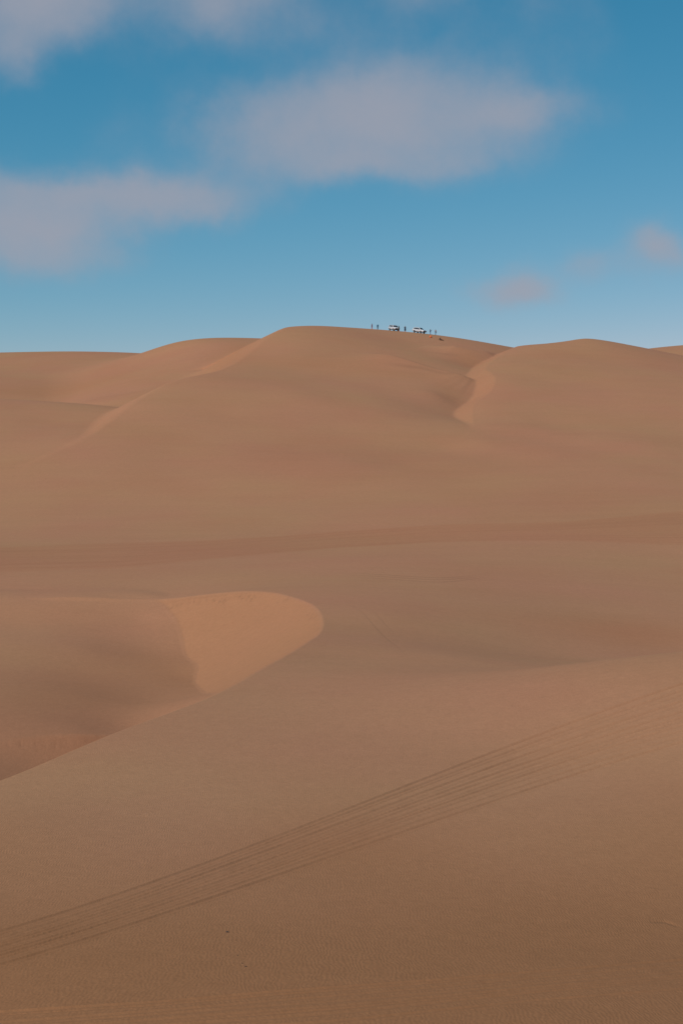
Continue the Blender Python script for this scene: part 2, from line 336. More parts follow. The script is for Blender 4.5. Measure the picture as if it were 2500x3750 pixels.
def press(T, B, t0, t1, half, depth, amp):
    px = np.linspace(-200, 2700, 30); ph = rng.rand() * 6
    t = t0 + (t1 - t0) * np.linspace(0, 1, 30) + .018 * np.sin(px / 620 + ph)
    pts = [hit(float(a), float(lerp_edge(T, a) * (1 - b) + lerp_edge(B, a) * b)) for a, b in zip(px, t)]
    P = spline([(p[0], p[1], 0) for p in pts], 3)
    lo, hi = P[:, 1].min() - 1.2, P[:, 1].max() + 1.2
    m = (ty > lo) & (ty < hi)
    xs, ys_ = tx[m], ty[m]
    d, par = near(xs, ys_, P)
    wob = .75 + .5 * vnoise(par / 2.3, par * 0 + ph * 10, 3)
    half = np.maximum(half * .80, ys_ * .0014)
    prof = -depth * np.exp(-(d / half) ** 4) + depth * .75 * np.exp(-((d - half * 1.45) / (half * .42)) ** 2)
    prof = prof * wob * amp * .46 * (1 + .05 * np.maximum(ys_ - 55, 0))
    tg[m] = np.minimum(tg[m], prof); tb[m] = np.maximum(tb[m], prof)
    tm[m] = np.maximum(tm[m], np.exp(-(d / (half * 1.7)) ** 4))
for (a, b, w_, dp) in [(0, 0, .13, .06), (.10, .085, .11, .05), (.21, .17, .12, .035), (.30, .27, .13, .06), (.38, .36, .1, .03), (.46, .46, .13, .06), (.52, .57, .11, .05), (.60, .66, .12, .04), (.69, .73, .12, .06), (.80, .80, .12, .04), (.88, .90, .13, .05), (1, 1, .13, .06)]:
    press(T1, B1, a, b, w_, dp, 1.0)
for (a, b, w_, dp) in [(0, 0, .11, .045), (.13, .1, .09, .03), (.5, .3, .1, .03), (.62, .65, .1, .025), (1, 1, .11, .045), (.92, .85, .09, .03), (1.55, 1.6, .1, .035), (1.3, 1.1, .1, .025)]:
    press(T2, B2, a, b, w_, dp, 1.15)
tw = tg + tb * (1 - np.clip(-tg / .012, 0, 1)); GZ[sub_r] += tw; TRK[sub_r] = tm; DRK[sub_r] = np.clip(-tw / .04, 0, 1) * np.clip(.09 + .004 * (ty - 50), .08, .24)  # grooves tinted dark: packed sand plus painted shade, stronger farther off

# the broad belt of old tracks on the far flat, redder than the sand around it
T3 = [(-300, 2012), (0, 2004), (279, 1993), (558, 1985), (797, 1977), (1250, 1944), (1569, 1923), (2047, 1912), (2300, 1890), (2500, 1870), (2800, 1845)]
B3 = [(-300, 2100), (0, 2093), (438, 2081), (797, 2045), (1250, 2005), (1569, 1987), (2047, 1981), (2500, 1996), (2800, 2000)]
top = [hit(float(p[0]), float(p[1])) for p in T3]; bot = [hit(float(p[0]), float(p[1])) for p in B3]
sr = slice(int(np.searchsorted(Yv, 150)), int(np.searchsorted(Yv, 262)))
bx, by = GX[sr], GY[sr]
ratio = bx / by
yt = np.interp(ratio, [p[0] / p[1] for p in top], [p[1] for p in top]); yb = np.interp(ratio, [p[0] / p[1] for p in bot], [p[1] for p in bot])
tt = (by - yb) / (yt - yb)
msk = sstep(-.05, .06, tt) * (1 - sstep(.93, 1.04, tt)) * (np.abs(ratio) < .5)
st = vnoise(bx / 12 + by / 9, tt * 95, 11) * .5 + vnoise(bx / 30, tt * 44 + 5, 12) * .5
RED[sr] = msk * (.62 + .5 * (st - .5))
DRK[sr] = msk * np.clip(st - .50, 0, 1) * .35
GZ[sr] += msk * (st - .5) * .02
# a few looping tracks below the belt and a faint straight pair
def line(pts, half, dark, depth):
    H_ = [hit(float(a), float(b)) for a, b in pts]
    if max(abs(p_[1] - q_[1]) for p_, q_ in zip(H_, H_[1:])) > 25: return
    P = spline(H_, 6)
    lo, hi = P[:, 1].min() - 2, P[:, 1].max() + 2
    r_ = slice(int(np.searchsorted(Yv, lo)), int(np.searchsorted(Yv, hi)))
    x_, y_ = GX[r_], GY[r_]; m = (x_ > P[:, 0].min() - 2) & (x_ < P[:, 0].max() + 2)
    d, par = near(x_[m], y_[m], P); g = np.exp(-(d / half) ** 2) * np.clip(np.minimum(par, len(P) - 1 - par) / 6, 0, 1)
    t_ = DRK[r_]; t_[m] = np.maximum(t_[m], g * dark); DRK[r_] = t_
    t_ = GZ[r_]; t_[m] -= g * depth; GZ[r_] = t_
for o in (0, 7, 15):
    line([(1270, 2100 + o), (1400, 2104 + o), (1520, 2112 + o), (1640, 2115 + o), (1800, 2100 + o * .7)], .28, .4, .04)
line([(1305, 2225), (1360, 2278), (1425, 2345), (1500, 2410)], .10, .25, .012)
line([(1345, 2222), (1405, 2278), (1475, 2345)], .10, .2, .01)
line([(2380, 3378), (2440, 3376), (2466, 3384), (2500, 3397)], .09, .9, .06)
line([(1700, 3455), (1726, 3453)], .04, .8, .02)
# scars where the lip of the hollow has slid
for i in range(46):
    px = 640 + 330 * rng.rand(); py = np.interp(px, [580, 740, 900, 1000], [2204, 2189, 2172, 2174]) + rng.rand() * 14
    L = 5 + 26 * rng.rand() ** 2
    line([(px, py), (px - L * .5, py + L * .5), (px - L, py + L)], .11, .22 + .45 * rng.rand() ** 2, .06)
for (px, py, L) in [(1066, 2180, 22), (1054, 2184, 24), (1160, 2232, 26), (1150, 2250, 22), (1166, 2246, 20), (1140, 2238, 18)]:
    line([(px, py), (px - L * .5, py + L * .55), (px - L, py + L * 1.1)], .12, .3, .07)
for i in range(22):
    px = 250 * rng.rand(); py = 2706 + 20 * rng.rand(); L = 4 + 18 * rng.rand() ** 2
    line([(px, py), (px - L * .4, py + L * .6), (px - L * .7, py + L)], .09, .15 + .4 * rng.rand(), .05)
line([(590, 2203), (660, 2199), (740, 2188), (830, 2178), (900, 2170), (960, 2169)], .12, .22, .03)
line([(1400, 1326), (1480, 1340), (1560, 1352), (1640, 1368), (1710, 1379)], 1.3, .30, 0)  # shade behind the upper slope's lip, painted as a dark line
line([(1570, 1288), (1630, 1297), (1700, 1304)], 1.0, .22, 0)  # the second lip gets its shade painted on the same way
line([(960, 1253), (900, 1256), (830, 1252)], .8, .25, 0)  # plain dark line below the crest behind the left shoulder
# wide areas of redder sand
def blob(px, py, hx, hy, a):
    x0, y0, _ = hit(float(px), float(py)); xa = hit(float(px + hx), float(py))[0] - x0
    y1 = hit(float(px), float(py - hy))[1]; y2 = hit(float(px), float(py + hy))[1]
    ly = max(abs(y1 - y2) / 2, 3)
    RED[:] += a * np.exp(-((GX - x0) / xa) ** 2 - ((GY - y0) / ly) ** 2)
for b_ in [(1500, 1700, 700, 90, .35), (2100, 1850, 450, 50, .35), (520, 1600, 160, 60, .2), (2350, 2320, 330, 60, .9), (1800, 2260, 500, 35, .3), (330, 2500, 330, 110, .6), (120, 2790, 240, 60, .5), (250, 2250, 280, 60, .35),
           (700, 2300, 300, 90, .25), (1250, 1330, 330, 30, .3), (850, 1300, 70, 35, .5), (220, 1420, 220, 30, .35), (1700, 1325, 90, 30, .45), (1300, 3100, 330, 40, .3), (1330, 3330, 160, 100, .35), (2430, 3600, 260, 200, .35), (1300, 3650, 1100, 170, .35)]:
    blob(*b_)
RED = np.clip(RED, 0, 1.2)
keep_ = RED; RED = np.zeros(GX.shape)      # loose orange sand on the steeper faces
for b_ in [(1725, 1325, 60, 24, .9), (1480, 1372, 200, 16, .6), (1640, 1440, 40, 50, .5), (1150, 1330, 300, 22, .45), (840, 1305, 55, 35, .9), (230, 1435, 190, 26, .8), (700, 2480, 140, 60, .7), (480, 2570, 260, 60, .6), (560, 2430, 160, 50, .45), (150, 2560, 200, 60, .3), (2150, 1300, 200, 25, .4)]:
    blob(*b_)
GS = np.clip(np.maximum(GS, RED), 0, 1); RED = np.zeros(GX.shape); blob(60, 2800, 260, 50, .55); DRK = np.maximum(DRK, RED); RED = keep_  # the single blob darkens the sand of the lower left hollow


nr, nc = GX.shape
me = bpy.data.meshes.new('sand_dunes')
co = np.stack([GX, GY, GZ], -1).reshape(-1, 3).astype(np.float32)
me.vertices.add(nr * nc); me.vertices.foreach_set('co', co.ravel())
i0 = (np.arange(nr - 1)[:, None] * nc + np.arange(nc - 1)[None]).ravel()
q = np.stack([i0, i0 + 1, i0 + nc + 1, i0 + nc], -1).astype(np.int32)
me.loops.add(q.size); me.loops.foreach_set('vertex_index', q.ravel())
me.polygons.add(len(q)); me.polygons.foreach_set('loop_start', np.arange(0, q.size, 4, dtype=np.int32))
me.polygons.foreach_set('use_smooth', np.ones(len(q), bool))
me.update(calc_edges=True)
def attr(name, arr):
    a = me.attributes.new(name, 'FLOAT', 'POINT'); a.data.foreach_set('value', arr.astype(np.float32).ravel())
attr('slip', GS); attr('flat', TRK); attr('red', RED); attr('damp_shade', DRK); attr('deep', DEEP)
ground = bpy.data.objects.new('sand_dunes', me); C.objects.link(ground); ground['kind'] = 'structure'

def sand_material():
    m = bpy.data.materials.new('sand'); m.use_nodes = True; nt = m.node_tree; nt.nodes.clear()
    geo = nd(nt, 'ShaderNodeNewGeometry'); pos = geo.outputs['Position']
    at = lambda n: nd(nt, 'ShaderNodeAttribute', attribute_name=n).outputs['Fac']
    noise = lambda sc, det=3.0, ro=.5, vec=pos: nd(nt, 'ShaderNodeTexNoise', inp={'Vector': vec, 'Scale': sc, 'Detail': det, 'Roughness': ro}).outputs[0]
    mixc = lambda f, a, b: nd(nt, 'ShaderNodeMix', data_type='RGBA', inp={0: f, 6: a, 7: b}).outputs[2]
    streak = nd(nt, 'ShaderNodeMapping', inp={0: pos, 2: (0, 0, R(12)), 3: (.35, 1.6, 1.0)}).outputs[0]      # wind sorted bands
    base = mixc(nd(nt, 'ShaderNodeMapRange', inp={0: noise(.035, 4), 1: .35, 2: .65}).outputs[0], SAND_A, SAND_B)
    base = mixc(mth(nt, 'MULTIPLY', nd(nt, 'ShaderNodeMapRange', inp={0: noise(.06, 3, .5, nd(nt, 'ShaderNodeVectorMath', operation='ADD', inp={0: pos, 1: (50, 9, 3)}).outputs[0]), 1: .45, 2: .85}).outputs[0], .28), base, SAND_RED)
    base = mixc(mth(nt, 'MULTIPLY', at('red'), .62, 0, True), base, SAND_RED)
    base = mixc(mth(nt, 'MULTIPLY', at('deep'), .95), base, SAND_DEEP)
    base = mixc(mth(nt, 'MULTIPLY', at('slip'), .75), base, SAND_SLIP)
    base = mixc(mth(nt, 'MULTIPLY', at('damp_shade'), .55, 0, True), base, (.13, .075, .045, 1))  # darkens moist scars and tracks, and carries the painted shade
    # grains: fine speckle of light and dark sand, and coarser patches
    gr = mth(nt, 'MULTIPLY_ADD', mth(nt, 'SUBTRACT', noise(9.0, 6, .8), .5), .44, 1.0)
    gr = mth(nt, 'MULTIPLY', gr, mth(nt, 'MULTIPLY_ADD', mth(nt, 'SUBTRACT', noise(1.3, 5, .7), .5), .16, 1.0))
    gr = mth(nt, 'MULTIPLY', gr, mth(nt, 'MULTIPLY_ADD', mth(nt, 'SUBTRACT', noise(3.2, 4, .8), .5), .26, 1.0))
    gr = mth(nt, 'MULTIPLY', gr, mth(nt, 'MULTIPLY_ADD', mth(nt, 'SUBTRACT', noise(.16, 4, .6, streak), .5), .09, 1.0))
    col = nd(nt, 'ShaderNodeVectorMath', operation='SCALE', inp={0: base, 3: gr}).outputs[0]
    # wind ripples: crests run away from the camera, leaning over towards the right
    s_ = nd(nt, 'ShaderNodeSeparateXYZ', inp={0: pos}); X, Y = s_.outputs[0], s_.outputs[1]
    w1 = mth(nt, 'SUBTRACT', noise(.55, 3, .6), .5); w2 = mth(nt, 'SUBTRACT', noise(2.2, 2), .5)
    lean = mth(nt, 'MULTIPLY_ADD', X, .016, .02)
    u = mth(nt, 'MULTIPLY_ADD', lean, mth(nt, 'SUBTRACT', Y, 58.0), X)
    u = mth(nt, 'ADD', u, mth(nt, 'MULTIPLY_ADD', w1, .55, mth(nt, 'MULTIPLY', w2, .13)))
    rp = mth(nt, 'SINE', mth(nt, 'MULTIPLY', u, 2 * math.pi / .088))
    amp = nd(nt, 'ShaderNodeMapRange', inp={0: noise(.12, 2), 1: .3, 2: .7, 3: .55, 4: 1.0}).outputs[0]
    fade = nd(nt, 'ShaderNodeMapRange', inp={0: Y, 1: 72.0, 2: 125.0, 3: 1.0, 4: 0.0}).outputs[0]
    keep = mth(nt, 'SUBTRACT', 1.0, mth(nt, 'MAXIMUM', at('slip'), mth(nt, 'MULTIPLY', at('flat'), .85)), 0, True)
    hgt = mth(nt, 'MULTIPLY', mth(nt, 'MULTIPLY', rp, amp), mth(nt, 'MULTIPLY', fade, keep))
    hgt = mth(nt, 'MULTIPLY', hgt, RIPPLE)
    hgt = mth(nt, 'ADD', hgt, mth(nt, 'MULTIPLY', noise(5.0, 5, .7), .02))
    bm = nd(nt, 'ShaderNodeBump', inp={'Strength': 1.0, 'Distance': 1.0, 'Height': hgt})
    P = nd(nt, 'ShaderNodeBsdfPrincipled', inp={'Roughness': 1.0, 'Specular IOR Level': 0.05, 'Base Color': col, 'Normal': bm.outputs[0]})
    out = nd(nt, 'ShaderNodeOutputMaterial'); nt.links.new(P.outputs[0], out.inputs[0])
    return m
SAND_A = (.430, .218, .113, 1); SAND_B = (.438, .204, .114, 1); SAND_RED = (.405, .168, .086, 1); SAND_SLIP = (.424, .197, .098, 1)
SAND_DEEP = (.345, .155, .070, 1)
RIPPLE = .0028
me.materials.append(sand_material())
#OBJECTS
# ------------------------------------------------------------------ materials of the things
def mat(name, col, rough=.6, metal=0.0, var=.15, scale=14.0, coat=0.0, spec=.5):
    m = bpy.data.materials.new(name); m.use_nodes = True; nt = m.node_tree; nt.nodes.clear()
    t = nd(nt, 'ShaderNodeTexCoord').outputs['Object']
    n = nd(nt, 'ShaderNodeTexNoise', inp={'Vector': t, 'Scale': scale, 'Detail': 4.0}).outputs[0]
    g = mth(nt, 'MULTIPLY_ADD', mth(nt, 'SUBTRACT', n, .5), 2 * var, 1.0)
    c = nd(nt, 'ShaderNodeVectorMath', operation='SCALE', inp={0: col, 3: g}).outputs[0]
    P = nd(nt, 'ShaderNodeBsdfPrincipled', inp={'Base Color': c, 'Roughness': rough, 'Metallic': metal, 'Coat Weight': coat, 'Specular IOR Level': spec})
    o = nd(nt, 'ShaderNodeOutputMaterial'); nt.links.new(P.outputs[0], o.inputs[0]); return m
M_ = dict(
    white=mat('white_paint', (.66, .66, .67), .3, 0, .05, 6, .6), black=mat('black_plastic', (.02, .02, .021), .6), glass=mat('tinted_glass', (.012, .017, .022), .08, 0, .05, 3),
    tyre=mat('tyre_rubber', (.022, .021, .02), .85), rim=mat('alloy_rim', (.45, .46, .47), .3, .8), lamp=mat('lamp_glass', (.5, .52, .55), .1), red_l=mat('tail_lamp', (.35, .02, .015), .2), under=mat('underbody', (.03, .028, .026), .9),
    chrome=mat('chrome', (.5, .5, .5), .2, 1.0), orange=mat('orange_plastic', (.85, .16, .03), .5, 0, .1), skin=mat('skin', (.36, .2, .13), .55), skin2=mat('skin_dark', (.16, .085, .05), .55),
    eye=mat('eye', (.02, .015, .012), .3), hair=mat('dark_hair', (.02, .015, .012), .7), redc=mat('red_cloth', (.33, .07, .10), .9), redc2=mat('dark_red_cloth', (.30, .07, .09), .9), blue=mat('blue_cloth', (.012, .13, .24), .85),
    blk=mat('black_cloth', (.016, .018, .026), .9), navy=mat('navy_cloth', (.022, .032, .06), .9), khaki=mat('khaki_cloth', (.10, .075, .045), .9), denim=mat('denim', (.09, .16, .27), .9), paled=mat('pale_denim', (.17, .26, .36), .9),
    greyb=mat('blue_grey_cloth', (.10, .16, .24), .9), pink=mat('pale_pink_cloth', (.42, .30, .30), .9), brown=mat('dark_brown_cloth', (.045, .028, .022), .9), leather=mat('black_leather', (.012, .012, .013), .5), stone=mat('dark_stone', (.09, .055, .04), .9))

def link(name, me_, m, parent=None, smooth=True):
    o = bpy.data.objects.new(name, me_); C.objects.link(o)
    if m: me_.materials.append(m)
    if smooth:
        for p in me_.polygons: p.use_smooth = True
    if parent: o.parent = parent
    return o
def bmo(name, bm, m, parent=None, smooth=False):
    bmesh.ops.recalc_face_normals(bm, faces=bm.faces)
    me_ = bpy.data.meshes.new(name); bm.to_mesh(me_); bm.free(); return link(name, me_, m, parent, smooth)
def thing(name, label, cat, group=None):
    o = bpy.data.objects.new(name, None); C.objects.link(o); o['label'] = label; o['category'] = cat
    if group: o['group'] = group
    return o
def box(bm, c, s, bev=0.0, rot=None):
    r = bmesh.ops.create_cube(bm, size=1.0); vs = r['verts']
    M4 = Matrix.Translation(c) @ (rot or Matrix()) @ Matrix.Diagonal((*s, 1)); bmesh.ops.transform(bm, matrix=M4, verts=vs)
    if bev: bmesh.ops.bevel(bm, geom=list({e for v in vs for e in v.link_edges}), offset=bev, segments=2, affect='EDGES')
def ball(bm, c, s, seg=10, mi=0):
    r = bmesh.ops.create_uvsphere(bm, u_segments=seg, v_segments=max(6, seg * 2 // 3), radius=1.0)
    bmesh.ops.transform(bm, matrix=Matrix.Translation(c) @ Matrix.Diagonal((*s, 1)), verts=r['verts'])
    if mi:
        for f in {f for v in r['verts'] for f in v.link_faces}: f.material_index = mi
def evaluated(o):
    dg = bpy.context.evaluated_depsgraph_get(); return bpy.data.meshes.new_from_object(o.evaluated_get(dg))
def skinned(V, E, name, m, parent, sub=1, extra=None, extra_m=None):
    """V: list of (point, radius); E: edges; a surface grown round the skeleton"""
    me_ = bpy.data.meshes.new(name); me_.from_pydata([v[0] for v in V], E, []); o = bpy.data.objects.new(name + '_skeleton', me_); C.objects.link(o)
    o.modifiers.new('skin', 'SKIN').use_smooth_shade = True
    if sub: o.modifiers.new('sub', 'SUBSURF').levels = sub
    for i, v in enumerate(V):
        r = v[1] if isinstance(v[1], tuple) else (v[1], v[1]); sv = me_.skin_vertices[0].data[i]; sv.radius = r; sv.use_root = (i == 0)
    bpy.context.view_layer.update(); res = evaluated(o); bpy.data.objects.remove(o); res.name = name
    res.materials.clear()
    if extra:
        bm = bmesh.new(); bm.from_mesh(res); extra(bm); bm.to_mesh(res); bm.free()
    q_ = link(name, res, m, parent)
    if extra_m: res.materials.append(extra_m)
    return q_

# ------------------------------------------------------------------ people
def person(label, top, legs, skin='skin', hair='hair', shoe='blk', coat=None, turn=0.0, H=1.72, arms='down', seated=False, lean=(0, 0), hood=False, flare=.035, bulk=1.12):
    """faces -Y before turning; the body is one surface, clothing and hair are its children"""
    root = thing('person', label, 'person')
    k = H / 1.72; lx, ly = lean
    v = lambda *a: Vector((a[0] * k, a[1] * k, a[2] * k))
    if seated:                       # sitting on the slope, one arm braced behind, legs stretched to the side
        pel = v(0, 0, .12); che = v(-.06, .02, .48); nek = v(-.06, -.01, .64); hed = v(-.05, -.03, .78)
        L = {s: [v(.06, .09 * s, .12), v(.50, .08 * s - .04, .20 - .04 * s), v(.93, .07 * s - .03, .10), v(.98, .09 * s - .06, .21)] for s in (-1, 1)}
        A_j = {-1: [v(-.14, -.15, .55), v(-.36, -.16, .32), v(-.52, -.18, .06), (-.7, -.1, -.5)], 1: [v(-.02, .17, .55), v(.14, .15, .36), v(.34, .02, .30), (1, -.3, -.1)]}
    else:
        pel = v(lx * .5, ly * .5, .93); che = v(lx, ly, 1.28); nek = v(lx * 1.2, ly * 1.25, 1.45); hed = v(lx * 1.3, ly * 1.4 - .015, 1.585)
        L = {s: [v(.095 * s + lx * .5, ly * .5, .88), v(.105 * s, -.02 + .03 * s, .48), v(.11 * s, .03 + .04 * s, .085), v(.125 * s, -.13 + .04 * s, .035)] for s in (-1, 1)}
        sh = {s: v(.185 * s + lx, ly, 1.40) for s in (-1, 1)}
        P_ = {'down': ((.25, .03, 1.12), (.26, -.05, .87), (0, -.1, -1)), 'pocket': ((.265, .05, 1.14), (.20, -.09, .97), (-.4, -.2, -.9)),
              'face': ((.27, -.12, 1.18), (.10, -.26, 1.42), (-.3, 0, 1)), 'phone': ((.22, -.16, 1.16), (.10, -.40, 1.30), (0, -.5, .8)), 'chest': ((.30, -.05, 1.16), (.15, -.24, 1.32), (-.5, -.1, .7))}
        a = arms if isinstance(arms, tuple) else (arms, arms)
        A_j = {}
        for s, an in zip((-1, 1), a):
            e, w_, dr = P_[an]; A_j[s] = [sh[s], v(e[0] * s + lx, e[1] + ly, e[2]), v(w_[0] * s + lx, w_[1] + ly, w_[2]), (dr[0] * s, dr[1], dr[2])]
    V = [(pel, (.13 * k, .105 * k))]; E = []
    def add(p, r, par):
        V.append((p, r if isinstance(r, tuple) else r * k)); E.append((par, len(V) - 1)); return len(V) - 1
    w1 = add(pel.lerp(che, .5), .115, 0); c1 = add(che, .135, w1); n1 = add(nek, .058, c1); h1 = add(hed + v(0, 0, -.07), .062, n1); h2 = add(hed + v(0, .01, .02), .088, h1); add(hed + v(0, .01, .09), .068, h2)
    hands = []
    for s in (-1, 1):
        hp, kn, an, to = L[s]
        i = add(hp, .088, 0); i = add(hp.lerp(kn, .5), .075, i); i = add(kn, .055, i); i = add(kn.lerp(an, .4), .052, i); i = add(an, .036, i); add(to, .03, i)
        shd, el, wr, dr = A_j[s]; dr = Vector(dr).normalized()
        i = add(shd, .058, c1); i = add(el, .040, i); i = add(wr, .027, i)
        side = dr.cross(Vector((0, -1, .3))).normalized(); nrm = dr.cross(side)
        pm = add(wr + dr * .055 * k, .028, i); hands.append((wr + dr * .12 * k, dr))
        for f, (off, ln) in enumerate(((-.030, .055), (-.010, .075), (.010, .082), (.030, .073))):
            b0 = add(wr + (dr * .095 + side * off) * k, .009, pm); b1 = add(wr + (dr * (.095 + ln * .5) + side * off * 1.1 + nrm * .006) * k, .008, b0); add(wr + (dr * (.095 + ln * .92) + side * off * 1.15 + nrm * .022) * k, .0065, b1)
        t0 = add(wr + (dr * .045 + side * -.038 + nrm * .008) * k, .010, pm); add(wr + (dr * .085 + side * -.06 + nrm * .018) * k, .008, t0)
    face = hed + v(0, -.075, 0)
    def feat(bm):
        for s in (-1, 1):
            ball(bm, hed + v(.033 * s, -.078, .022), (.013 * k, .010 * k, .009 * k), 8, 1); ball(bm, hed + v(.09 * s, .01, .01), (.012 * k, .022 * k, .032 * k), 8)
        ball(bm, hed + v(0, -.098, -.008), (.013 * k, .018 * k, .024 * k), 8); ball(bm, hed + v(0, -.082, -.048), (.026 * k, .010 * k, .008 * k), 8, 1)
    skinned(V, E, 'body', M_[skin], root, 1, feat, M_['eye'])
    # trousers
    k0 = k; k = k * bulk
    V = [(pel + Vector((0, 0, .03)), (.145 * k, .125 * k))]; E = []
    for s in (-1, 1):
        hp, kn, an, to = L[s]; i = add(hp, .105, 0); i = add(hp.lerp(kn, .5), .092, i); i = add(kn, .075, i); i = add(kn.lerp(an, .5), .068, i); add(kn.lerp(an, .9), .06, i)
    skinned(V, E, 'trousers', M_[legs], root, 1)
    # jacket with sleeves
    V = [(pel + Vector((0, 0, .02)), (.165 * k, .14 * k))]; E = []
    w1 = add(pel.lerp(che, .5), .15, 0); c1 = add(che, (.175 * k, .145 * k), w1); add(nek + v(0, 0, -.03), .085, c1)
    for s in (-1, 1):
        shd, el, wr, dr = A_j[s]; i = add(shd, .085, c1); i = add(shd.lerp(el, .5), .072, i); i = add(el, .062, i); add(el.lerp(wr, .85), .048, i)
    skinned(V, E, 'jacket', M_[top], root, 1)
    kb = k; k = k0
    if coat:                                  # the long skirt of a coat
        bm = bmesh.new(); rings = []
        for j in range(7):
            t = j / 6; z = 1.0 - t * coat; r = (.165 + flare * t) * bulk
            rings.append([bm.verts.new(v((r * math.cos(a)) * 1.05 + lx * .5, r * .82 * math.sin(a) + .012 * math.sin(5 * a) * t, z)) for a in np.linspace(0, 2 * math.pi, 20, endpoint=False)])
        for a_, b_ in zip(rings, rings[1:]):
            for q_ in range(20): bm.faces.new((a_[q_], a_[(q_ + 1) % 20], b_[(q_ + 1) % 20], b_[q_]))
        o = bmo('coat_skirt', bm, M_[top], root, True); o.modifiers.new('thick', 'SOLIDIFY').thickness = .012
    # hair or hood
    bm = bmesh.new(); ball(bm, hed + v(0, .025, .045), (.102 * k, .112 * k, .102 * k), 14)
    bmesh.ops.delete(bm, geom=[x for x in bm.verts if x.co.y < hed.y - .055 * k and x.co.z < hed.z + .06 * k], context='VERTS')
    if hood: ball(bm, hed + v(0, .05, -.10), (.11 * k, .09 * k, .11 * k), 12)
    o = bmo('hood' if hood else 'hair', bm, M_[top if hood else hair], root, True); o.modifiers.new('thick', 'SOLIDIFY').thickness = .01
    for s in (-1, 1):
        hp, kn, an, to = L[s]; d_ = (to - an).normalized()
        bm = bmesh.new(); ball(bm, an.lerp(to, .45) + v(0, 0, .004), (.05 * k, .14 * k, .055 * k), 12)
        if seated: bmesh.ops.transform(bm, matrix=Matrix.Translation(an) @ Matrix.Rotation(R(80), 4, 'X') @ Matrix.Translation(-an), verts=bm.verts)
        bmesh.ops.scale(bm, vec=(1, 1, 1), verts=bm.verts)
        ball(bm, an + v(0, .0, .03), (.052 * k, .055 * k, .075 * k), 10)
        if shoe == 'orange': ball(bm, an + v(0, .0, .10), (.085 * k, .085 * k, .16 * k), 12)
        bmo('shoe', bm, M_[shoe], root, True)
    root.rotation_euler = (0, 0, turn)
    root['hand'] = [*(hands[1][0])]
    return root, hands, v

